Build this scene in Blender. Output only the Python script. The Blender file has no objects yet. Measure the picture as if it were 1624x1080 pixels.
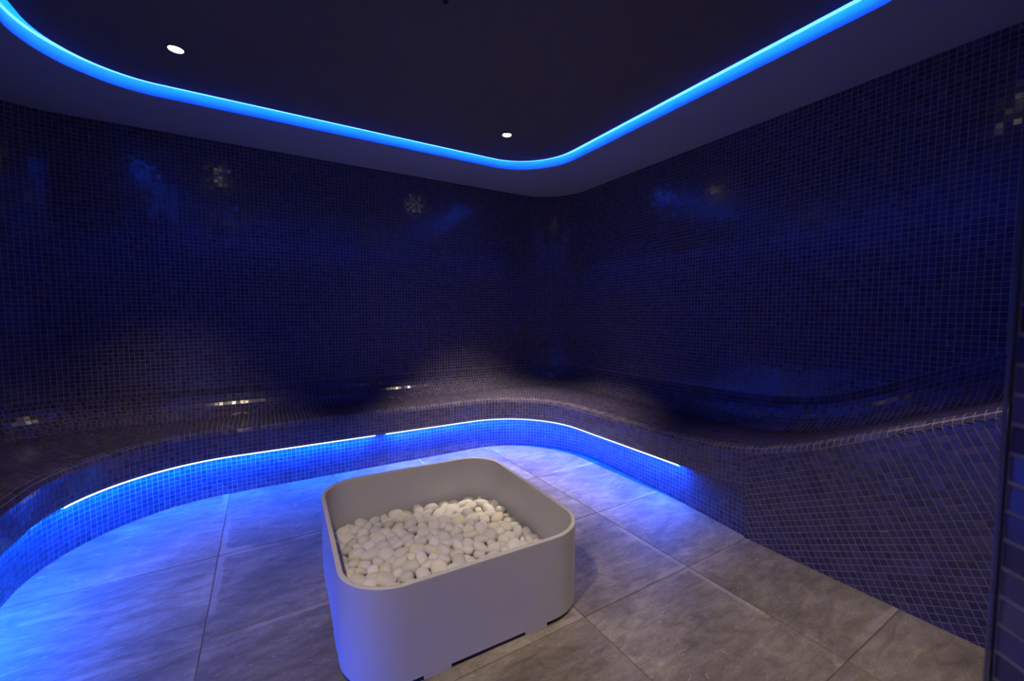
import bpy, bmesh, math, random
import numpy as np
from mathutils import Vector, Matrix
random.seed(7); RNG = np.random.default_rng(7)
S = bpy.context.scene
COL = S.collection

# ------------------------------------------------------------------ camera, world, exposure
F_PX, YAW, CAM_H = 655.0, math.radians(31.0), 1.2
PITCH = math.atan(40.0 / F_PX)
cd = bpy.data.cameras.new('camera'); cam = bpy.data.objects.new('camera', cd); COL.objects.link(cam)
cam.location = (0, 0, CAM_H); cam.rotation_euler = (math.pi/2 - PITCH, 0, -YAW)
cd.sensor_fit = 'HORIZONTAL'; cd.sensor_width = 36.0; cd.lens = 36.0 * F_PX / 1624.0
cd.clip_start = 0.02
cd.dof.use_dof = True; cd.dof.focus_distance = 2.6; cd.dof.aperture_fstop = 4.0
S.camera = cam
w = bpy.data.worlds.new('world'); S.world = w; w.use_nodes = True
w.node_tree.nodes['Background'].inputs[0].default_value = (0.02, 0.03, 0.08, 1)
w.node_tree.nodes['Background'].inputs[1].default_value = 0.05
S.view_settings.view_transform = 'Standard'; S.view_settings.look = 'None'
S.view_settings.gamma = 1.0; S.view_settings.use_curve_mapping = False
S.view_settings.exposure = 0.0
# light levels
LED = (0.0010, 0.085, 1.0)      # blue of the strips under the bench
LED_C = (0.0010, 0.062, 1.0)    # cove strips, a deeper blue
P_BENCH, P_BENCH_SIDE, P_COVE = 560.0, 580.0, 260.0
SPOT_COL, SPOT_DEG = (1.0, 0.79, 0.53), 72.0

# ------------------------------------------------------------------ dimensions
H = 2.48                 # soffit
ZP = 2.53                # raised centre panel
P = 0.0275               # mosaic pitch
EX0, EX1, EY1, ERL, ERR = -0.90, 2.19, 3.26, 0.70, 0.65      # bench lip in plan
FX0, FY1, FRL, FRR = -0.965, 3.31, 0.75, 0.75                # recessed foot of the bench
WX0, WX1, WY1, WR = -1.55, 2.88, 3.80, 0.47                  # wall in plan
YN = 0.09                # entrance side
ZL = 0.272               # underside of the bench lip
RB, RC = 0.035, 0.20     # bullnose, cove
YT = 1.21                # here the tilted mosaic of the rising end begins
def ze_y(y):
    return float(np.mean(np.interp(y+np.linspace(-.07, .07, 15), [0.09,.337,.473,.655,.878,1.067,1.192,1.295,1.45,1.75], [1.000,.880,.814,.728,.617,.540,.503,.485,.465,.455])))
def fx_y(y):
    return float(np.interp(y, [1.0,1.18,1.46,1.77,2.4], [2.192,2.200,2.240,2.280,2.32]))

# ------------------------------------------------------------------ materials
def mat(name):
    m = bpy.data.materials.new(name); m.use_nodes = True
    return m, m.node_tree.nodes, m.node_tree.links, m.node_tree.nodes['Principled BSDF']
def plain(name, col, rough=0.5, metal=0.0, noise=0.0, scale=8.0, spec=0.5, bump=0.0):
    m, n, l, b = mat(name)
    b.inputs['Base Color'].default_value = (*col, 1); b.inputs['Roughness'].default_value = rough
    b.inputs['Metallic'].default_value = metal; b.inputs['Specular IOR Level'].default_value = spec
    tc = n.new('ShaderNodeTexCoord'); nz = n.new('ShaderNodeTexNoise')
    nz.inputs['Scale'].default_value = scale; nz.inputs['Detail'].default_value = 5
    l.new(tc.outputs['Object'], nz.inputs['Vector'])
    if noise:
        mx = n.new('ShaderNodeMix'); mx.data_type = 'RGBA'
        mx.inputs[6].default_value = (*[c*(1-noise) for c in col], 1); mx.inputs[7].default_value = (*[min(1, c*(1+noise)) for c in col], 1)
        l.new(nz.outputs['Fac'], mx.inputs[0]); l.new(mx.outputs[2], b.inputs['Base Color'])
    if bump:
        bp = n.new('ShaderNodeBump'); bp.inputs['Strength'].default_value = bump; bp.inputs['Distance'].default_value = 0.002
        l.new(nz.outputs['Fac'], bp.inputs['Height']); l.new(bp.outputs[0], b.inputs['Normal'])
    return m
def emit(name, col, st):
    m, n, l, b = mat(name)
    b.inputs['Base Color'].default_value = (0.6, 0.6, 0.6, 1)
    b.inputs['Emission Color'].default_value = (*col, 1); b.inputs['Emission Strength'].default_value = st
    return m
def mosaic():
    m, n, l, b = mat('glass mosaic')
    at = n.new('ShaderNodeAttribute'); at.attribute_name = 'tint'
    r = n.new('ShaderNodeValToRGB'); e = r.color_ramp.elements
    e[0].position = 0; e[0].color = (0.042, 0.038, 0.090, 1); e[1].position = 1; e[1].color = (0.100, 0.082, 0.152, 1)
    for p_, c in ((.3, (.058, .050, .122, 1)), (.55, (.068, .058, .135, 1)), (.8, (.078, .068, .145, 1))):
        k = e.new(p_); k.color = c
    l.new(at.outputs['Fac'], r.inputs[0])
    tc = n.new('ShaderNodeTexCoord'); nz = n.new('ShaderNodeTexNoise'); nz.inputs['Scale'].default_value = 60; nz.inputs['Detail'].default_value = 3
    l.new(tc.outputs['Object'], nz.inputs['Vector'])
    mr = n.new('ShaderNodeMapRange'); mr.inputs[3].default_value = 0.08; mr.inputs[4].default_value = 0.24
    l.new(nz.outputs['Fac'], mr.inputs[0]); l.new(mr.outputs[0], b.inputs['Roughness'])
    l.new(r.outputs[0], b.inputs['Base Color'])
    b.inputs['Specular IOR Level'].default_value = 0.5
    return m
def stone_floor():
    m, n, l, b = mat('concrete look porcelain')
    tc = n.new('ShaderNodeTexCoord'); oi = n.new('ShaderNodeObjectInfo')
    mu = n.new('ShaderNodeVectorMath'); mu.operation = 'SCALE'; mu.inputs[0].default_value = (37, 61, 13); l.new(oi.outputs['Random'], mu.inputs['Scale'])
    ad = n.new('ShaderNodeVectorMath'); l.new(tc.outputs['Object'], ad.inputs[0]); l.new(mu.outputs[0], ad.inputs[1])
    mp = n.new('ShaderNodeMapping'); mp.inputs['Scale'].default_value = (1.0, 2.6, 1); l.new(ad.outputs[0], mp.inputs['Vector'])
    def noise(sc, det, src, dist=0.0):
        z = n.new('ShaderNodeTexNoise'); z.inputs['Scale'].default_value = sc; z.inputs['Detail'].default_value = det; z.inputs['Distortion'].default_value = dist
        l.new(src.outputs[0], z.inputs['Vector']); return z
    n1 = noise(2.2, 8, ad, .6); n2 = noise(9, 9, mp, .8); n3 = noise(60, 4, mp)
    r1 = n.new('ShaderNodeValToRGB'); e = r1.color_ramp.elements
    e[0].position = .32; e[0].color = (.150, .132, .096, 1); e[1].position = .70; e[1].color = (.325, .298, .228, 1)
    l.new(n1.outputs['Fac'], r1.inputs[0])
    r2 = n.new('ShaderNodeValToRGB'); e = r2.color_ramp.elements
    e[0].position = .30; e[0].color = (.50, .48, .46, 1); e[1].position = .62; e[1].color = (1, 1, 1, 1)
    k = e.new(.80); k.color = (1.5, 1.5, 1.5, 1)
    l.new(n2.outputs['Fac'], r2.inputs[0])
    m1 = n.new('ShaderNodeMix'); m1.data_type = 'RGBA'; m1.blend_type = 'MULTIPLY'; m1.inputs[0].default_value = .8
    l.new(r1.outputs[0], m1.inputs[6]); l.new(r2.outputs[0], m1.inputs[7])
    r3 = n.new('ShaderNodeValToRGB'); e = r3.color_ramp.elements
    e[0].position = .3; e[0].color = (.72, .72, .72, 1); e[1].position = .6; e[1].color = (1.08, 1.08, 1.08, 1)
    l.new(n3.outputs['Fac'], r3.inputs[0])
    m2 = n.new('ShaderNodeMix'); m2.data_type = 'RGBA'; m2.blend_type = 'MULTIPLY'; m2.inputs[0].default_value = .7
    l.new(m1.outputs[2], m2.inputs[6]); l.new(r3.outputs[0], m2.inputs[7])
    sp = n.new('ShaderNodeSeparateXYZ'); l.new(tc.outputs['Object'], sp.inputs[0])
    def mth(op, a, b_=None):
        k = n.new('ShaderNodeMath'); k.operation = op
        for i, v in enumerate((a, b_)):
            if v is None: continue
            if isinstance(v, (int, float)): k.inputs[i].default_value = v
            else: l.new(v, k.inputs[i])
        return k.outputs[0]
    e_ = mth('MAXIMUM', mth('MULTIPLY', mth('ABSOLUTE', sp.outputs[0]), 2/.645), mth('MULTIPLY', mth('ABSOLUTE', sp.outputs[1]), 2/.632))
    n4 = noise(1.6, 2, ad); n5 = noise(28, 6, ad)
    band = n.new('ShaderNodeMapRange'); band.inputs[1].default_value = .90; band.inputs[2].default_value = .925; l.new(mth('ADD', e_, mth('MULTIPLY', mth('SUBTRACT', n5.outputs['Fac'], .5), .10)), band.inputs[0])
    pat = n.new('ShaderNodeMapRange'); pat.inputs[1].default_value = .55; pat.inputs[2].default_value = .62; l.new(n4.outputs['Fac'], pat.inputs[0])
    stain = mth('MULTIPLY', mth('MULTIPLY', band.outputs[0], pat.outputs[0]), .42)
    m3 = n.new('ShaderNodeMix'); m3.data_type = 'RGBA'; m3.inputs[7].default_value = (.42, .39, .35, 1)
    l.new(stain, m3.inputs[0]); l.new(m2.outputs[2], m3.inputs[6])
    n6 = noise(22, 10, mp, 1.6); fl = n.new('ShaderNodeMapRange'); fl.inputs[1].default_value = .64; fl.inputs[2].default_value = .70; l.new(n6.outputs['Fac'], fl.inputs[0])
    m4 = n.new('ShaderNodeMix'); m4.data_type = 'RGBA'; m4.inputs[7].default_value = (.46, .42, .36, 1)
    l.new(mth('MULTIPLY', fl.outputs[0], .45), m4.inputs[0]); l.new(m3.outputs[2], m4.inputs[6])
    l.new(m4.outputs[2], b.inputs['Base Color'])
    b.inputs['Roughness'].default_value = 0.55; b.inputs['Specular IOR Level'].default_value = .35
    bp = n.new('ShaderNodeBump'); bp.inputs['Strength'].default_value = .25; bp.inputs['Distance'].default_value = .003
    l.new(n2.outputs['Fac'], bp.inputs['Height']); l.new(bp.outputs[0], b.inputs['Normal'])
    return m
def stone_white():
    m, n, l, b = mat('white river stone')
    oi = n.new('ShaderNodeObjectInfo'); r = n.new('ShaderNodeMix'); r.data_type = 'RGBA'; r.blend_type = 'MULTIPLY'; r.inputs[0].default_value = 1; r.inputs[6].default_value = (.82, .83, .86, 1)
    l.new(oi.outputs['Color'], r.inputs[7])
    tc = n.new('ShaderNodeTexCoord'); nz = n.new('ShaderNodeTexNoise'); nz.inputs['Scale'].default_value = 40; nz.inputs['Detail'].default_value = 6
    l.new(tc.outputs['Object'], nz.inputs['Vector'])
    mr = n.new('ShaderNodeMapRange'); mr.inputs[3].default_value = .78; mr.inputs[4].default_value = 1.12; l.new(nz.outputs['Fac'], mr.inputs[0])
    mx = n.new('ShaderNodeMix'); mx.data_type = 'RGBA'; mx.blend_type = 'MULTIPLY'; mx.inputs[0].default_value = 1
    l.new(r.outputs[2], mx.inputs[6]); l.new(mr.outputs[0], mx.inputs[7]); l.new(mx.outputs[2], b.inputs['Base Color'])
    b.inputs['Roughness'].default_value = .6
    bp = n.new('ShaderNodeBump'); bp.inputs['Strength'].default_value = .2; bp.inputs['Distance'].default_value = .002
    l.new(nz.outputs['Fac'], bp.inputs['Height']); l.new(bp.outputs[0], b.inputs['Normal'])
    return m
M_TILE = mosaic(); M_FLOOR = stone_floor(); M_STONE = stone_white()
M_GROUT = plain('mosaic grout', (.25, .235, .23), .85, noise=.25, scale=14, spec=.2)
M_FGROUT = plain('floor grout', (.15, .135, .115), .9, noise=.4, scale=5, spec=.2)
M_SOFFIT = plain('white ceiling paint', (.36, .37, .43), .75, noise=.03, scale=3, spec=.25)
M_PANEL = plain('dark ceiling paint', (.15, .125, .10), .7, noise=.06, scale=3, spec=.2)
M_PLANTER = plain('white solid surface', (.54, .54, .57), .42, noise=.02, scale=4, spec=.4)
M_ALU = plain('aluminium profile', (.7, .7, .72), .35, metal=1.0)
M_TRIM = plain('dark lamp ring', (.10, .09, .08), .4, metal=.6)
M_BLACK = plain('black rubber', (.012, .012, .014), .5)
M_EDGE = plain('corner trim', (.06, .06, .09), .5, noise=.1)
M_LED_B = emit('blue led diffuser bench', LED, P_BENCH)
M_LED_S = emit('blue led diffuser side', LED, P_BENCH_SIDE)
M_LED_C = emit('blue led diffuser cove', LED_C, P_COVE)
M_LAMP = emit('warm lamp lens', (1, .86, .62), 26)

# ------------------------------------------------------------------ helpers
def tag(o, label=None, cat=None, group=None, kind=None):
    if label: o['label'] = label
    if cat: o['category'] = cat
    if group: o['group'] = group
    if kind: o['kind'] = kind
    return o
def obj(name, me, m=None, parent=None):
    o = bpy.data.objects.new(name, me); COL.objects.link(o)
    if m and me and not me.materials: me.materials.append(m)
    if parent: o.parent = parent
    return o
def pyd(name, v, f, m, parent=None, smooth=False):
    me = bpy.data.meshes.new(name); me.from_pydata([tuple(p) for p in v], [], f); me.update()
    if smooth:
        me.polygons.foreach_set('use_smooth', [True]*len(me.polygons))
    return obj(name, me, m, parent)
def empty(name, loc=(0, 0, 0), rz=0.0):
    o = bpy.data.objects.new(name, None); COL.objects.link(o); o.location = loc; o.rotation_euler = (0, 0, rz); return o
CAMP = np.array([0, 0, CAM_H])
FWV = np.array([math.sin(YAW)*math.cos(PITCH), math.cos(YAW)*math.cos(PITCH), -math.sin(PITCH)])
RTV = np.array([math.cos(YAW), -math.sin(YAW), 0]); UPV = np.cross(RTV, FWV)

class Tiles:
    """mosaic pieces given as polygons on a surface"""
    def __init__(s): s.q, s.n, s.p, s.pn = [], [], [], []
    def quad(s, a, b, c, d, n): s.q.append((a, b, c, d)); s.n.append(n)
    def poly(s, pts, n):
        if len(pts) == 4: s.quad(*pts, n)
        else: s.p.append([np.asarray(x, float) for x in pts]); s.pn.append(np.asarray(n, float))
    def build(s, parent, single=300, gap=0.003, th=0.0006, tw=0.016):
        Q = np.array(s.q, float); N = np.array(s.n, float); N /= np.linalg.norm(N, axis=1)[:, None]
        nq = len(Q); c = Q.mean(1)
        ex = (Q[:, 1]+Q[:, 2]-Q[:, 0]-Q[:, 3])/2; ey = (Q[:, 3]+Q[:, 2]-Q[:, 0]-Q[:, 1])/2
        lx = np.linalg.norm(ex, axis=1); ly = np.linalg.norm(ey, axis=1)
        # ranking by size in the photograph's view
        d = c-CAMP; dep = d@FWV; px = F_PX*(d@RTV)/np.maximum(dep, 1e-3); py = F_PX*(d@UPV)/np.maximum(dep, 1e-3)
        cosv = -(d*N).sum(1)/np.linalg.norm(d, axis=1)
        area = np.where((dep > .1) & (abs(px) < 806) & (abs(py) < 534) & (cosv > .02), lx*ly*cosv/np.maximum(dep, .1)**2, 0)
        pick = np.argsort(-area)[:single]; pick = pick[area[pick] > 0]
        isp = np.zeros(nq, bool); isp[pick] = True
        rest = np.where(~isp)[0]
        tint = RNG.random(nq)**1.3
        R = Q[rest]; n = len(rest)
        cc = c[rest][:, None, :]; nn = N[rest][:, None, :]
        fx = (1-gap/np.maximum(lx[rest], gap*1.5)); fy = (1-gap/np.maximum(ly[rest], gap*1.5))
        sgn = np.array([(-1, -1), (1, -1), (1, 1), (-1, 1)], float)/2
        EXr, EYr = ex[rest], ey[rest]
        skew = R-(cc+sgn[None, :, :1]*EXr[:, None, :]+sgn[None, :, 1:]*EYr[:, None, :])
        def ring(kx, ky):
            return cc+sgn[None, :, :1]*(EXr*(fx*kx)[:, None])[:, None, :]+sgn[None, :, 1:]*(EYr*(fy*ky)[:, None])[:, None, :]+skew*.9
        t = RNG.normal(0, tw, (n, 2)); hz = th+RNG.normal(0, .0001, n)
        dz = hz[:, None]+sgn[None, :, 0]*(t[:, :1]*lx[rest][:, None])+sgn[None, :, 1]*(t[:, 1:]*ly[rest][:, None])
        top = ring(.96, .96)+nn*dz[:, :, None]; base = ring(1, 1)-nn*.001
        V = np.concatenate([top, base], 1).reshape(-1, 3)
        o8 = (np.arange(n)*8)[:, None]
        fs = np.concatenate([o8+np.array([[0, 1, 2, 3]])]+[o8+np.array([[i, i+4, (i+1) % 4+4, (i+1) % 4]]) for i in range(4)], 1).reshape(-1, 4)
        faces = fs.tolist(); ft = np.repeat(tint[rest], 5).tolist(); V = V.tolist()
        for pts, nrm in zip(s.p, s.pn):
            pts = np.array(pts); cp = pts.mean(0); r = np.linalg.norm(pts-cp, axis=1).mean()
            k = max(.25, 1-gap*.75/r); b0 = len(V); m_ = len(pts)
            V += (cp+(pts-cp)*k*.95+nrm*th).tolist()+(cp+(pts-cp)*k-nrm*.001).tolist()
            faces.append([b0+i for i in range(m_)]); tt = random.random()**1.3; ft += [tt]*(m_+1)
            faces += [[b0+i, b0+m_+i, b0+m_+(i+1) % m_, b0+(i+1) % m_] for i in range(m_)]
        if V:
            me = bpy.data.meshes.new('tile_field'); me.from_pydata(V, [], faces); me.update()
            me.attributes.new('tint', 'FLOAT', 'FACE').data.foreach_set('value', ft)
            o = obj('tile_field', me, M_TILE, parent); o['kind'] = 'stuff'
        for i in pick:
            o = bpy.data.objects.new('tile', TILE_VARIANTS[random.randrange(len(TILE_VARIANTS))]); COL.objects.link(o); o.parent = parent
            Mx = Matrix.Identity(4)
            for r in range(3):
                Mx[r][0] = ex[i][r]; Mx[r][1] = ey[i][r]; Mx[r][2] = N[i][r]; Mx[r][3] = c[i][r]
            o.matrix_local = Mx
TILE_VARIANTS = []
for k in range(10):
    gx = 1-.003/P; t1, t2 = random.gauss(0, .014)*P, random.gauss(0, .014)*P
    sg = [(-.5, -.5), (.5, -.5), (.5, .5), (-.5, .5)]
    vv = [(a*gx*.96, b*gx*.96, .0006+a*t1+b*t2) for a, b in sg]+[(a*gx, b*gx, -.001) for a, b in sg]
    me = bpy.data.meshes.new('tile'); me.from_pydata(vv, [], [(0, 1, 2, 3)]+[(i, i+4, (i+1) % 4+4, (i+1) % 4) for i in range(4)]); me.update()
    me.attributes.new('tint', 'FLOAT', 'FACE').data.foreach_set('value', [((k+.5)/10)**1.3]*5)
    me.materials.append(M_TILE); TILE_VARIANTS.append(me)

# ------------------------------------------------------------------ plan curves: segments left, left corner, back, right corner, right
yA, xA, xB, yB = EY1-ERL, EX0+ERL, EX1-ERR, EY1-ERR
def arc(cx, cy, r, a): return np.array([cx+r*math.cos(a), cy+r*math.sin(a)])
def E_pt(seg, a):
    if seg == 0: return np.array([EX0, YN+(yA-YN)*a])
    if seg == 1: return arc(xA, yA, ERL, math.pi-a*math.pi/2)
    if seg == 2: return np.array([xA+(xB-xA)*a, EY1])
    if seg == 3: return arc(xB, yB, ERR, math.pi/2-a*math.pi/2)
    return np.array([EX1, yB+(YN-yB)*a])
def F_pt(seg, a):
    yl, xl, xr, yr = FY1-FRL, FX0+FRL, 2.32-FRR, FY1-FRR
    if seg == 0: return np.array([FX0, YN+(yl-YN)*a])
    if seg == 1: return arc(xl, yl, FRL, math.pi-a*math.pi/2)
    if seg == 2: return np.array([xl+(xr-xl)*a, FY1])
    if seg == 3: return arc(xr, yr, FRR, math.pi/2-a*math.pi/2)
    y = yr+(YN-yr)*a; return np.array([fx_y(y), y])
def W_pt(seg, a):
    if seg == 0: return np.array([WX0, YN+(yA-YN)*a])
    if seg == 2: return np.array([xA+(xB-xA)*a, WY1])
    if seg == 4: return np.array([WX1, yB+(YN-yB)*a])
    L = WR*math.pi/2
    if seg == 1:
        s1 = WY1-WR-yA; s2 = xA-(WX0+WR); s = a*(s1+L+s2)
        if s < s1: return np.array([WX0, yA+s])
        if s < s1+L: return arc(WX0+WR, WY1-WR, WR, math.pi-(s-s1)/WR)
        return np.array([WX0+WR+(s-s1-L), WY1])
    s1 = WX1-WR-xB; s2 = WY1-WR-yB; s = a*(s1+L+s2)
    if s < s1: return np.array([xB+s, WY1])
    if s < s1+L: return arc(WX1-WR, WY1-WR, WR, math.pi/2-(s-s1)/WR)
    return np.array([WX1, WY1-WR-(s-s1-L)])
def ze(seg, a):
    return ze_y(yB+(YN-yB)*a) if seg == 4 else 0.455
def seat_col(seg, a):
    e, w_ = E_pt(seg, a), W_pt(seg, a); d = w_-e; D = float(np.linalg.norm(d)); return e, d/D, D, ze(seg, a)
LB = RB*math.pi/2
def seat_pt(seg, a, v, cove=None):
    """v runs over bullnose and seat; cove (0..1) runs up the curve onto the wall"""
    e, d, D, z = seat_col(seg, a)
    if cove is not None:
        t = cove*math.pi/2; x, zz = D-RC+RC*math.sin(t), z+RC-RC*math.cos(t); nx, nz = -math.sin(t), math.cos(t)
    elif v < LB:
        t = v/RB; x, zz = RB-RB*math.cos(t), z-RB+RB*math.sin(t); nx, nz = -math.cos(t), math.sin(t)
    else:
        x, zz, nx, nz = RB+v-LB, z, 0, 1
    return np.array([e[0]+d[0]*x, e[1]+d[1]*x, zz]), np.array([d[0]*nx, d[1]*nx, nz])
def seat_len(seg, a):
    return LB+seat_col(seg, a)[2]-RC-RB
SEG = (0, 1, 2, 3, 4)
def row_len(fn, seg, k=24):
    p = np.array([fn(seg, i/k) for i in range(k+1)]); return float(np.linalg.norm(np.diff(p, axis=0), axis=1).sum())

# ------------------------------------------------------------------ floor
floor = pyd('floor', [(-1.7, -.6, -.0035), (3.05, -.6, -.0035), (3.05, 3.95, -.0035), (-1.7, 3.95, -.0035)], [(0, 1, 2, 3)], M_FGROUT)
tag(floor, 'grey stone-look floor of large square tiles around the white planter', kind='structure')
TX, TY = .645, .632
def floor_tile_mesh():
    bm = bmesh.new(); bmesh.ops.create_cube(bm, size=1)
    for v in bm.verts:
        v.co.x *= TX-.0035; v.co.y *= TY-.0035; v.co.z = -.012 if v.co.z < 0 else 0
    es = [e for e in bm.edges if all(v.co.z == 0 for v in e.verts)]
    bmesh.ops.bevel(bm, geom=es, offset=.0016, segments=1, affect='EDGES')
    me = bpy.data.meshes.new('floor_tile'); bm.to_mesh(me); bm.free(); me.materials.append(M_FLOOR); return me
ftm = floor_tile_mesh()
for i in range(-2, 5):
    for j in range(-1, 6):
        x0, y0 = -.23+TX*i, .57+TY*j
        if i == -2 or j == 4 or x0 > 2.4 or y0 > 3.4: continue
        wx = (x0+TX+1.10) if i == -1 else TX; wy = .95 if j == 3 else TY          # longer cut tiles along the left and back bench
        o = obj('floor_tile', ftm, None, floor); o.scale = (wx/TX, wy/TY, 1); o.location = (x0+TX-wx/2, y0+wy/2, random.uniform(-.0006, 0)); o.rotation_euler = (random.uniform(-.0008, .0008), random.uniform(-.0008, .0008), 0)

# ------------------------------------------------------------------ walls
def wall_build(name, segs, label):
    """segs: list of (seg, a0, a1)"""
    V, F = [], []
    for seg, a0, a1 in segs:
        k = max(2, int(row_len(W_pt, seg)*(a1-a0)/P)); b0 = len(V)
        for i in range(k+1):
            a = a0+(a1-a0)*i/k; p = W_pt(seg, a); z0 = ze(seg, a)+RC-.01
            V += [(p[0], p[1], z0), (p[0], p[1], H+.02)]
        F += [(b0+2*i, b0+2*i+1, b0+2*i+3, b0+2*i+2) for i in range(k)]
    root = pyd(name, V, F, M_GROUT); tag(root, label, kind='structure')
    T = Tiles()
    for seg, a0, a1 in segs:
        full = row_len(W_pt, seg, 200); k = max(1, round(full/P)); i0, i1 = round(a0*k), round(a1*k)
        cols = [W_pt(seg, i/k) for i in range(k+1)]; bot = [ze(seg, i/k)+RC for i in range(k+1)]
        for i in range(i0, i1):
            p, q = cols[i], cols[i+1]; t = q-p; n = (t[1], -t[0], 0)
            for r in range(int((H-.5)/P)):
                zt = H-r*P; zb = zt-P
                za, zc = max(zb, bot[i]), max(zb, bot[i+1])
                if zt-min(za, zc) < .006: break
                za, zc = min(za, zt-.004), min(zc, zt-.004)
                T.quad((p[0], p[1], za), (q[0], q[1], zc), (q[0], q[1], zt), (p[0], p[1], zt), n)
    T.build(root)
    return root
wall_build('wall_left', [(0, 0, 1), (1, 0, .5)], 'dark blue mosaic wall at the left end of the steam room')
wall_build('wall_back', [(1, .5, 1), (2, 0, 1), (3, 0, .5)], 'dark blue mosaic wall behind the long bench, two reflections on it')
wall_build('wall_right', [(3, .5, 1), (4, 0, 1)], 'dark blue mosaic wall above the rising end of the bench')

# ------------------------------------------------------------------ bench
bench = empty('mosaic_bench', (0, 0, 0))
tag(bench, 'continuous dark mosaic bench with rounded corners and an end that rises', 'bench')
def sunk(pn): return tuple(pn[0]-pn[1]*.0009)
V, F = [], []
prof_prev = None
for seg in SEG:
    k = max(8, int(row_len(E_pt, seg)/P))
    for i in range(0 if seg == 0 else 1, k+1):
        a = i/k; e, d, D, z = seat_col(seg, a); f = F_pt(seg, a)
        # keep foot behind lip along the lip's own direction
        pr = [(f[0], f[1], -.004), (f[0], f[1], ZL), (e[0], e[1], ZL)]
        pr += [sunk(seat_pt(seg, a, LB*t/2)) for t in range(3)]
        L = seat_len(seg, a)
        pr += [sunk(seat_pt(seg, a, LB+(L-LB)*t/5)) for t in range(1, 6)]
        pr += [sunk(seat_pt(seg, a, 0, t/11)) for t in range(1, 12)]
        b0 = len(V); V += pr; m_ = len(pr)
        if prof_prev is not None:
            F += [(prof_prev+j, b0+j, b0+j+1, prof_prev+j+1) for j in range(m_-1)]
        prof_prev = b0
F = [tuple(reversed(q)) for q in F]
pyd('body', V, F, M_GROUT, bench)
T = Tiles()
def row(pt0, pt1, seg, a0=0.0, a1=1.0, mn=3, off=0.0):
    """one course of pieces between two curves; pt -> (pos, normal)"""
    ps = np.array([(pt0(seg, a0+(a1-a0)*i/16)[0]+pt1(seg, a0+(a1-a0)*i/16)[0])/2 for i in range(17)])
    k = max(mn, round(float(np.linalg.norm(np.diff(ps, axis=0), axis=1).sum())/P))
    A = [pt0(seg, a0+(a1-a0)*i/k) for i in range(k+1)]; B = [pt1(seg, a0+(a1-a0)*i/k) for i in range(k+1)]
    for i in range(k):
        if max(np.linalg.norm(A[i][0]-B[i][0]), np.linalg.norm(A[i+1][0]-B[i+1][0])) < .005: continue
        nn = A[i][1]+A[i+1][1]+B[i][1]+B[i+1][1]
        T.quad(A[i][0], A[i+1][0], B[i+1][0], B[i][0], nn)
def inward(fn, seg, a):
    a_, b_ = max(0, a-.002), min(1, a+.002); t = fn(seg, b_)-fn(seg, a_); t /= np.linalg.norm(t); return np.array([t[1], -t[0], 0])
aT = (yB-YT)/(yB-YN)                                    # end of the level lip on the right run
yr_ = FY1-FRR; aTF = (yr_-YT)/(yr_-YN)
for seg in SEG:
    # seat
    vmax = max(seat_len(seg, i/20) for i in range(21))
    vs = [0, LB/2, LB]; 
    while vs[-1] < vmax: vs.append(vs[-1]+P)
    for v0, v1 in zip(vs[:-1], vs[1:]):
        row(lambda s, a, v=v0: seat_pt(s, a, min(v, seat_len(s, a))), lambda s, a, v=v1: seat_pt(s, a, min(v, seat_len(s, a))), seg)
    for c in range(11):
        row(lambda s, a, v=c/11: seat_pt(s, a, 0, v), lambda s, a, v=(c+1)/11: seat_pt(s, a, 0, v), seg)
    # lip face, courses follow the edge
    a1 = aT if seg == 4 else 1.0
    for r in range(9):
        def lip(s, a, kk):
            e = E_pt(s, a); z = max(ze(s, a)-RB-kk*P, ZL-.002); return np.array([e[0], e[1], z]), inward(E_pt, s, a)
        if ZL > (.455 if seg != 4 else ze_y(YT))-RB-r*P-.004: break
        row(lambda s, a, k=r+1: lip(s, a, k), lambda s, a, k=r: lip(s, a, k), seg, 0, a1)
    # recessed foot
    a1 = aTF if seg == 4 else 1.0
    for r in range(10):
        def ft(s, a, kk):
            p = F_pt(s, a); return np.array([p[0], p[1], min(kk*P, ZL-.003)]), inward(F_pt, s, a)
        row(lambda s, a, k=r: ft(s, a, k), lambda s, a, k=r+1: ft(s, a, k), seg, 0, a1)
# rising end: courses parallel to the sloping edge, cut at floor, edge and at the level part
def clip(poly, nx, nz, c):
    out = []
    for i in range(len(poly)):
        p, q = poly[i], poly[(i+1) % len(poly)]
        dp, dq = p[0]*nx+p[1]*nz-c, q[0]*nx+q[1]*nz-c
        if dp >= 0: out.append(p)
        if (dp >= 0) != (dq >= 0):
            t = dp/(dp-dq); out.append((p[0]+(q[0]-p[0])*t, p[1]+(q[1]-p[1])*t))
    return out
def parea(p): return abs(sum(p[i][0]*p[(i+1) % len(p)][1]-p[(i+1) % len(p)][0]*p[i][1] for i in range(len(p))))/2
th = math.atan(.49); ct, st = math.cos(th), math.sin(th); y0, z0 = .878, .617-RB     # u = -(y-y0) to the right
for r in range(-8, 44):
    for c in range(-40, 50):
        q = []
        for i, j in ((0, 0), (1, 0), (1, 1), (0, 1)):
            s_, t_ = (c+i)*P, (-r-1+j)*P
            q.append((y0-(s_*ct-t_*st), z0+s_*st+t_*ct))
        cy = sum(k[0] for k in q)/4; cz = sum(k[1] for k in q)/4
        if cy < YN-.03 or cy > YT+.03 or cz < -.03: continue
        g = -(ze_y(cy+.01)-ze_y(cy-.01))/.02
        q = clip(q, 0, 1, .0015); 
        if len(q) > 2: q = clip(q, -1, 0, -YT)
        if len(q) > 2: q = clip(q, 1, 0, YN)
        if len(q) > 2: q = clip(q, -g, -1, -(g*cy+ze_y(cy)-RB))
        if len(q) < 3 or parea(q) < 6e-5: continue
        T.poly([(EX1, a, b) for a, b in q], (-1, 0, 0))
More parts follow.
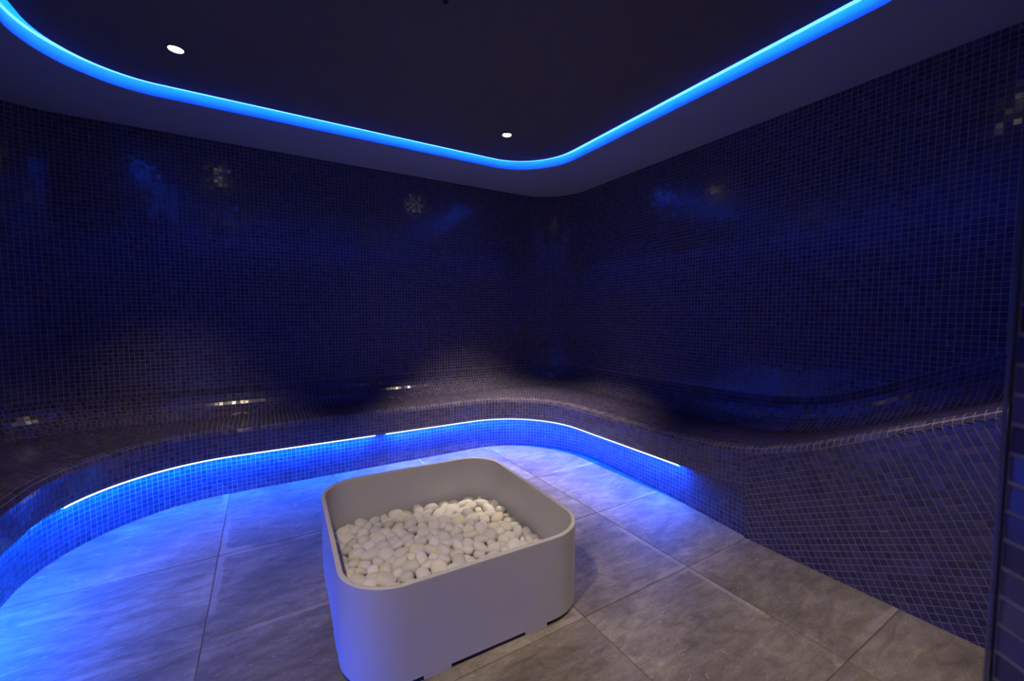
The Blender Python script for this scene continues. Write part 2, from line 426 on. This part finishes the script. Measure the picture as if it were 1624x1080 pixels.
# plain backing of the rising end, from the floor to the edge
V, F = [], []
for i in range(41):
    y = YT+(YN-YT)*i/40; V += [(EX1, y, -.003), (EX1, y, ZL)]
F = [(2*i, 2*i+2, 2*i+3, 2*i+1) for i in range(40)]
V += [(fx_y(YT)+.01, YT, -.003), (fx_y(YT)+.01, YT, ZL)]
F.append((len(V)-2, 0, 1, len(V)-1))
pyd('end_panel', V, F, M_GROUT, bench)
T.build(bench)

# ------------------------------------------------------------------ strips of light under the bench lip
def dense(fn, step=.02):
    out = []
    for seg in SEG:
        k = max(4, int(row_len(fn, seg)/step))
        for i in range(0 if seg == 0 else 1, k+1):
            out.append((fn(seg, i/k), inward(fn, seg, i/k)[:2]))
    return out
EP = dense(E_pt)
def near(pts, x, y): return min(range(len(pts)), key=lambda i: (pts[i][0][0]-x)**2+(pts[i][0][1]-y)**2)
def sweep(name, pts, o0, o1, z0, z1, m, parent):
    V, F = [], []
    for p, n in pts:
        for o, z in ((o0, z0), (o1, z0), (o1, z1), (o0, z1)): V.append((p[0]+n[0]*o, p[1]+n[1]*o, z))
    for i in range(len(pts)-1):
        b = i*4; F += [(b+j, b+4+j, b+4+(j+1) % 4, b+(j+1) % 4) for j in range(4)]
    e = (len(pts)-1)*4; F += [(3, 2, 1, 0), (e, e+1, e+2, e+3)]
    ob = pyd(name, V, F, m, parent); 
    bm = bmesh.new(); bm.from_mesh(ob.data); bmesh.ops.recalc_face_normals(bm, faces=bm.faces); bm.to_mesh(ob.data); bm.free()
    return ob
M_LED_L = emit('blue led lens lip', LED, 260.0)
M_GLOW_W = emit('pale led lens lip', (.72, .92, 1.0), 1.5)
def strip(label, pts, o, z0, z1, m, chan, group, glow=True):
    p = pts[len(pts)//2][0]; r = empty('led_strip', (0, 0, 0)); tag(r, label, 'light strip', group)
    # downward lens, pale front lip of the lens, aluminium back
    V = []; 
    for q, n in pts: V += [(q[0]+n[0]*o[0], q[1]+n[1]*o[0], z0), (q[0]+n[0]*o[1], q[1]+n[1]*o[1], z0)]
    pyd('diffuser', V, [(2*i, 2*i+1, 2*i+3, 2*i+2) for i in range(len(pts)-1)], m, r)
    if not glow: sweep('diffuser_lip', pts, o[1], o[1]+.001, z0, z1, M_LED_L, r)
    if glow: sweep('diffuser_lip', pts, o[1], o[1]+.001, z0, z1, M_GLOW_W, r)
    sweep('channel', pts, o[0], o[1], z0+.0006, chan[3], M_ALU, r)
    return r
iA, iB, iC, iD = near(EP, -.86, 2.80), near(EP, .715, EY1), near(EP, .80, EY1), near(EP, EX1, 1.63)
G1 = 'blue light strips under the bench lip'
strip('blue light strip under the bench lip along the left half of the back wall', EP[iA:iB+1], (-.017, -.004), ZL-.013, ZL-.004, M_LED_B, (-.018, -.003, ZL-.004, ZL-.0005), G1)
strip('blue light strip under the bench lip round the far right corner', EP[iC:iD+1], (-.017, -.004), ZL-.013, ZL-.004, M_LED_B, (-.018, -.003, ZL-.004, ZL-.0005), G1)
strip('blue light strip set deep under the bench lip at the left end', EP[4:iA-1], (-.055, -.042), ZL-.0055, ZL-.0008, M_LED_S, (-.056, -.041, ZL-.003, ZL-.0005), G1, False)

# ------------------------------------------------------------------ ceiling: soffit, riser, raised panel
def rr(x0, x1, y0, y1, r4, k=14):
    """closed rounded rectangle; radii for (x0,y0) (x1,y0) (x1,y1) (x0,y1)"""
    out = []
    for (cx, cy, r, a0) in ((x0+r4[0], y0+r4[0], r4[0], math.pi), (x1-r4[1], y0+r4[1], r4[1], 1.5*math.pi), (x1-r4[2], y1-r4[2], r4[2], 0), (x0+r4[3], y1-r4[3], r4[3], .5*math.pi)):
        for i in range(k+1):
            a = a0+i/k*math.pi/2; out.append((cx+r*math.cos(a), cy+r*math.sin(a)))
    return out
LX0, LX1, LY0, LY1 = -.945, 2.24, .28, 3.22; LR = (.45, .5, .52, .46)
lip_ring = rr(LX0, LX1, LY0, LY1, LR, 24)
GAP = .058
inn = rr(LX0+GAP, LX1-GAP, LY0+GAP, LY1-GAP, [r-GAP*.9 for r in LR], 24)
ceil_root = empty('ceiling'); tag(ceil_root, 'ceiling with pale outer soffit and dark raised centre panel', kind='structure')
cxm, cym = (LX0+LX1)/2, (LY0+LY1)/2
V, F = [], []; nR = len(lip_ring)
for x, y in lip_ring:
    dx, dy = x-cxm, y-cym
    t = min(((2.95-cxm)/dx if dx > 1e-6 else (-1.62-cxm)/dx if dx < -1e-6 else 9), ((3.87-cym)/dy if dy > 1e-6 else (-.45-cym)/dy if dy < -1e-6 else 9))
    V += [(x, y, H), (cxm+dx*t, cym+dy*t, H)]
V += [(2.95, 3.87, H), (-1.62, 3.87, H), (-1.62, -.45, H), (2.95, -.45, H)]
F = [(2*i, 2*((i+1) % nR), 2*((i+1) % nR)+1, 2*i+1) for i in range(nR)]
for cv in range(4):        # outer corner triangles
    cxv, cyv = V[2*nR+cv][:2]
    for i in range(nR):
        p, q = V[2*i+1], V[2*((i+1) % nR)+1]
        if abs(p[0]-q[0]) > 1e-5 and abs(p[1]-q[1]) > 1e-5 and math.hypot((p[0]+q[0])/2-cxv, (p[1]+q[1])/2-cyv) < .35:
            F.append((2*i+1, 2*((i+1) % nR)+1, 2*nR+cv))
pyd('soffit', V, F, M_SOFFIT, ceil_root)
V = [(x, y, H) for x, y in lip_ring]+[(x, y, 2.63) for x, y in lip_ring]
pyd('cove_riser', V, [(i, (i+1) % nR, nR+(i+1) % nR, nR+i) for i in range(nR)], M_SOFFIT, ceil_root)
V = [(x, y, 2.63) for x, y in lip_ring]
pyd('cove_top', V, [tuple(range(nR))], M_SOFFIT, ceil_root)
V = [(x, y, ZP) for x, y in inn]+[(x, y, ZP+.018) for x, y in inn]
pyd('raised_panel', V, [tuple(reversed(range(nR))), tuple(range(nR, 2*nR))]+[(i, (i+1) % nR, nR+(i+1) % nR, nR+i) for i in range(nR)], M_PANEL, ceil_root)
LP = []
lr = rr(LX0, LX1, LY0, LY1, LR, 24)
for i in range(nR):
    x, y = lr[i]; a, b = lr[i-1], lr[(i+1) % nR]; t = np.array(b)-np.array(a); t /= np.linalg.norm(t); LP.append((np.array([x, y]), np.array([-t[1], t[0]])))
def densify(pts, step=.06):
    out = []
    for (p, n), (q, m_) in zip(pts[:-1], pts[1:]):
        k = max(1, int(np.linalg.norm(q-p)/step))
        out += [(p+(q-p)*i/k, n+(m_-n)*i/k) for i in range(k)]
    return out+[pts[-1]]
# ring order: corner(x0,y0) 0..24, corner(x1,y0) 25..49, corner(x1,y1) 50..74, corner(x0,y1) 75..99
G2 = 'blue light strips in the ceiling cove'
ZC = ZP+.019
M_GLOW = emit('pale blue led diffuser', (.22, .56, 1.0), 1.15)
def cove_strip(label, pts):
    """the strip lies on the edge of the raised panel and shines at the riser; a pale diffuser tape runs on the riser"""
    r = empty('led_strip', (0, 0, 0)); tag(r, label, 'light strip', G2)
    sweep('channel', pts, GAP+.006, GAP+.020, ZP+.0185, ZP+.021, M_ALU, r)
    sweep('diffuser', pts, GAP+.007, GAP+.019, ZP+.021, ZP+.030, M_LED_C, r)
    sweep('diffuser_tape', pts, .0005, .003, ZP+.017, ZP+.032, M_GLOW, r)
cove_strip('blue light strip in the ceiling cove above the right wall', densify(LP[48:63]))
cove_strip('blue light strip in the ceiling cove along the back wall', densify(LP[62:87]))
cove_strip('blue light strip in the ceiling cove round the left corner', densify(LP[86:100]+LP[:2]))
cove_strip('blue light strip in the ceiling cove on the entrance side', densify(LP[2:49]))

# ------------------------------------------------------------------ downlights
def lathe(name, prof, m, parent, k=32):
    V, F = [], []
    for r, z in prof: V += [(r*math.cos(2*math.pi*i/k), r*math.sin(2*math.pi*i/k), z) for i in range(k)]
    for j in range(len(prof)-1): F += [(j*k+i, j*k+(i+1) % k, (j+1)*k+(i+1) % k, (j+1)*k+i) for i in range(k)]
    return pyd(name, V, F, m, parent, True)
def downlight(x, y, label, watt, tilt=(0, 0), deg=SPOT_DEG):
    r = empty('downlight', (x, y, ZP)); tag(r, label, 'downlight', 'recessed ceiling downlights')
    lathe('trim_ring', [(.044, -.0002), (.0435, -.003), (.036, -.004), (.0335, -.003), (.031, .000)], M_TRIM, r)
    lathe('lens', [(.031, -.0005), (.018, -.0012), (.0002, -.0016)], M_LAMP, r)
    l = bpy.data.lights.new('lamp', 'SPOT'); l.energy = watt; l.color = SPOT_COL; l.spot_size = math.radians(deg); l.spot_blend = 1.0; l.shadow_soft_size = .026
    o = bpy.data.objects.new('lamp', l); COL.objects.link(o); o.parent = r; o.location = (0, 0, -.032); o.rotation_euler = (tilt[0], tilt[1], 0)
downlight(-.335, 2.715, 'lit round downlight in dark ceiling near the left bend of the blue cove', 62, (math.radians(11), math.radians(7)), 60)
downlight(1.585, 2.71, 'lit round downlight in dark ceiling near the far bend of the blue cove', 460, (math.radians(3), math.radians(-3)), 65)
downlight(-.335, .66, 'lit round downlight in dark ceiling left of the entrance', 132, (math.radians(13), math.radians(-11)), 88)
downlight(1.585, .62, 'lit round downlight in dark ceiling above the rising bench end', 110, (0, 0), 78)
nz = empty('ceiling_nozzle', (.705, 1.722, ZP)); tag(nz, 'tiny dark round nozzle in the middle of the dark ceiling', 'nozzle')
lathe('flange', [(.0002, -.001), (.006, -.001), (.009, -.004), (.0125, -.003), (.013, -.0002)], M_BLACK, nz, 20)
lathe('tip', [(.0002, -.010), (.004, -.009), (.005, -.003)], M_BLACK, nz, 16)

# ------------------------------------------------------------------ entrance wall with the near mosaic corner
c0 = np.array([.593, .088]); dj = np.array([-math.sin(math.radians(36)), -math.cos(math.radians(36))])
j1 = c0+dj*.42
pl = [c0, j1, np.array([j1[0], -.42]), np.array([3.0, -.42]), np.array([3.0, .088])]
V = [(p[0], p[1], z) for z in (-.003, H+.01) for p in pl]
wf = pyd('wall_front', V, [(i, (i+1) % 5, 5+(i+1) % 5, 5+i) for i in range(5)]+[tuple(range(5)), tuple(range(9, 4, -1))], M_GROUT)
tag(wf, 'dark mosaic wall corner at the entrance, close at the right edge', kind='structure')
T = Tiles(); nj = np.array([dj[1], -dj[0], 0.0]); nj = nj if nj[0] < 0 else -nj
for i in range(14):
    p, q = c0+dj*(.003+i*P), c0+dj*(.003+(i+1)*P)
    for r in range(int(H/P)):
        T.quad((q[0], q[1], r*P), (p[0], p[1], r*P), (p[0], p[1], r*P+P), (q[0], q[1], r*P+P), nj)
for i in range(84):
    xa, xb = c0[0]+.008+i*P, c0[0]+.008+(i+1)*P
    if xb > 2.95: break
    for r in range(int(H/P)): T.quad((xb, .088, r*P), (xa, .088, r*P), (xa, .088, r*P+P), (xb, .088, r*P+P), (0, 1, 0))
T.build(wf)
V, F = [], []
for i in range(9):       # rounded corner trim
    a = math.radians(144+12-(i/8)*(66)); 
    V += [(c0[0]+.006*math.cos(a)-.001, c0[1]+.006*math.sin(a)-.003, z) for z in (0, H)]
pyd('corner_trim', V, [(2*i, 2*i+1, 2*i+3, 2*i+2) for i in range(8)], M_EDGE, wf, True)
V = [(x, y, z) for z in (-.003, H+.01) for x, y in ((-1.62, -.42), (-.62, -.42), (-.62, .085), (-1.62, .085))]
we = pyd('wall_entrance', V, [(0, 1, 5, 4), (1, 2, 6, 5), (2, 3, 7, 6), (3, 0, 4, 7)], M_GROUT); tag(we, 'dark wall on the other side of the entrance', kind='structure')

# ------------------------------------------------------------------ planter
PC, PR, PW, PD, PH, PT, PG = (.672, 1.752), math.radians(-2.0), .955, 1.01, .343, .018, .014
planter = empty('stone_planter', (PC[0], PC[1], 0), PR)
tag(planter, 'large white square planter box with rounded corners, filled with white stones', 'planter')
def ringloop(ins, k=14):
    r = .19-ins
    return rr(-PW/2+ins, PW/2-ins, -PD/2+ins, PD/2-ins, (r, r, r, r), k)
rings = [(0, PG+.001), (0, PH-.003), (.0012, PH-.0008), (.003, PH), (PT-.003, PH), (PT-.0012, PH-.0008), (PT, PH-.003), (PT, .03), (PT, PG), (0.001, PG)]
V, F = [], []; n_ = len(ringloop(0))
for ins, z in rings: V += [(x, y, z) for x, y in ringloop(ins)]
for j in range(len(rings)-1): F += [(j*n_+i, j*n_+(i+1) % n_, (j+1)*n_+(i+1) % n_, (j+1)*n_+i) for i in range(n_)]
o = pyd('shell', V, F, M_PLANTER, planter, True)
o.data.set_sharp_from_angle(angle=math.radians(25))
fl = ringloop(PT-.001); V = [(x, y, z) for z in (.016, .028) for x, y in fl]
pyd('bottom_panel', V, [tuple(reversed(range(n_))), tuple(range(n_, 2*n_))]+[(i, (i+1) % n_, n_+(i+1) % n_, n_+i) for i in range(n_)], M_PLANTER, planter)
def box(name, x0, x1, y0, y1, z0, z1, m, parent):
    V = [(x, y, z) for z in (z0, z1) for x, y in ((x0, y0), (x1, y0), (x1, y1), (x0, y1))]
    return pyd(name, V, [(3, 2, 1, 0), (4, 5, 6, 7), (0, 1, 5, 4), (1, 2, 6, 5), (2, 3, 7, 6), (3, 0, 4, 7)], m, parent)
for a in (-.19, .20):
    for s in (-1, 1):
        x = a
        y = s*PD/2; box('foot', x-.048, x+.048, min(y, y-s*PT), max(y, y-s*PT), 0, PG+.0005, M_PLANTER, planter)
        xx = s*PW/2; box('foot', min(xx, xx-s*PT), max(xx, xx-s*PT), x-.048, x+.048, 0, PG+.0005, M_PLANTER, planter)

# ------------------------------------------------------------------ stones
def stone_mesh(k):
    bm = bmesh.new(); bmesh.ops.create_icosphere(bm, subdivisions=3, radius=1)
    rs = random.Random(100+k); ph = [Vector((rs.uniform(-1, 1), rs.uniform(-1, 1), rs.uniform(-1, 1))).normalized() for _ in range(6)]; am = [rs.uniform(-.16, .16) for _ in range(6)]
    for v in bm.verts:
        d = v.co.normalized(); f = 1+sum(a*math.sin(2.2*d.dot(p)+i) for i, (a, p) in enumerate(zip(am, ph)))*.7
        q = .86
        v.co = Vector([math.copysign(abs(c)**q, c) for c in d])*f
    me = bpy.data.meshes.new('stone'); bm.to_mesh(me); bm.free()
    me.polygons.foreach_set('use_smooth', [True]*len(me.polygons)); me.materials.append(M_STONE); return me
STM = [stone_mesh(k) for k in range(10)]
IW, ID, IR = PW/2-PT-.004, PD/2-PT-.004, .172
def inside(x, y, r):
    ax, ay = abs(x), abs(y)
    if ax > IW-r or ay > ID-r: return False
    cx, cy = IW-IR, ID-IR
    if ax > cx and ay > cy: return math.hypot(ax-cx, ay-cy) < IR-r
    return True
def clampin(x, y, r):
    x = max(-IW+r, min(IW-r, x)); y = max(-ID+r, min(ID-r, y)); cx, cy = IW-IR, ID-IR
    if abs(x) > cx and abs(y) > cy:
        dx, dy = abs(x)-cx, abs(y)-cy; L = math.hypot(dx, dy); mx = max(IR-r, .01)
        if L > mx: x = math.copysign(cx+dx*mx/L, x); y = math.copysign(cy+dy*mx/L, y)
    return x, y
def layer(n, seed):
    rs = np.random.default_rng(seed); r = rs.uniform(.024, .040, n); pts = np.array([clampin(rs.uniform(-IW, IW), rs.uniform(-ID, ID), .03) for _ in range(n)])
    for it in range(160):
        d = pts[:, None]-pts[None]; L = np.linalg.norm(d, axis=2)+1e-9; mn = (r[:, None]+r[None])*.97
        ov = np.maximum(mn-L, 0); np.fill_diagonal(ov, 0)
        pts = pts+(d/L[..., None]*ov[..., None]).sum(1)*.35
        pts = np.array([clampin(x, y, q*.95) for (x, y), q in zip(pts, r)])
    return pts, r
def dome(x, y):
    return .028*max(0, 1-(x/IW)**2)*max(0, 1-(y/ID)**2)
rz_ = Matrix.Rotation(PR, 4, 'Z')
def stone_matrix(x, y, z, r, rs):
    a = rs.uniform(.95, 1.28); b = rs.uniform(.82, 1.0); c = rs.uniform(.58, .82)
    e = Matrix.Rotation(rs.uniform(0, 6.28), 4, 'Z') @ Matrix.Rotation(rs.gauss(0, .38), 4, 'X') @ Matrix.Rotation(rs.gauss(0, .38), 4, 'Y')
    return Matrix.Translation((PC[0], PC[1], 0)) @ rz_ @ Matrix.Translation((x, y, z)) @ e @ Matrix.Diagonal((r*a, r*b, r*c, 1))
rs = random.Random(3)
tops, rad = layer(245, 5); low, rad2 = layer(240, 9)
# how much of each stone the front wall hides from the camera decides which ones are single things
def rank(x, y): return -(rz_ @ Vector((x, y, 0))).dot(Vector((math.sin(YAW), math.cos(YAW), 0)))
order = sorted(range(len(tops)), key=lambda i: rank(*tops[i]))
for k, i in enumerate(order):
    x, y = tops[i]; z = .097+dome(x, y)+rs.uniform(-.008, .010)
    o = bpy.data.objects.new('white_stone', STM[rs.randrange(10)]); COL.objects.link(o); o.matrix_world = stone_matrix(x, y, z, rad[i], rs)
    t = rs.random(); g = rs.uniform(.88, 1.04)
    tone, c = ('cream', (1.0, .95, .86)) if t < .12 else ('pale grey', (.86, .85, .84)) if t < .26 else ('white', (1, .985, .96))
    o.color = (c[0]*g, c[1]*g, c[2]*g, 1)
    size = 'large' if rad[i] > .035 else 'small' if rad[i] < .028 else 'medium'
    if y > ID-.10: zone = 'against the back wall'
    elif x > IW-.10: zone = 'against the right wall'
    elif x < -IW+.10: zone = 'against the left wall'
    elif y < -ID+.12: zone = 'against the front wall'
    else: zone = 'in the %s %s of the heap' % ('back' if y > 0 else 'front', 'left' if x < -.14 else 'right' if x > .14 else 'middle')
    tag(o, f'{size} smooth {tone} stone {zone} inside the planter box' if 'wall' in zone else f'{size} smooth {tone} stone {zone} in the planter box', 'stone', 'white stones in the planter')
V, F = [], []
for x, y, z, r in [(p[0], p[1], .058+dome(*p)+rs.uniform(-.004, .004), q) for p, q in zip(low, rad2)]:
    me = STM[rs.randrange(10)]; Mx = stone_matrix(x, y, z, r, rs); b0 = len(V)
    V += [tuple(Mx @ v.co) for v in me.vertices]; F += [tuple(b0+j for j in p.vertices) for p in me.polygons]
o = pyd('stone_bed', V, F, M_STONE, None, True); tag(o, 'white stones packed in the layer below the visible ones in planter', 'stones', kind='stuff')
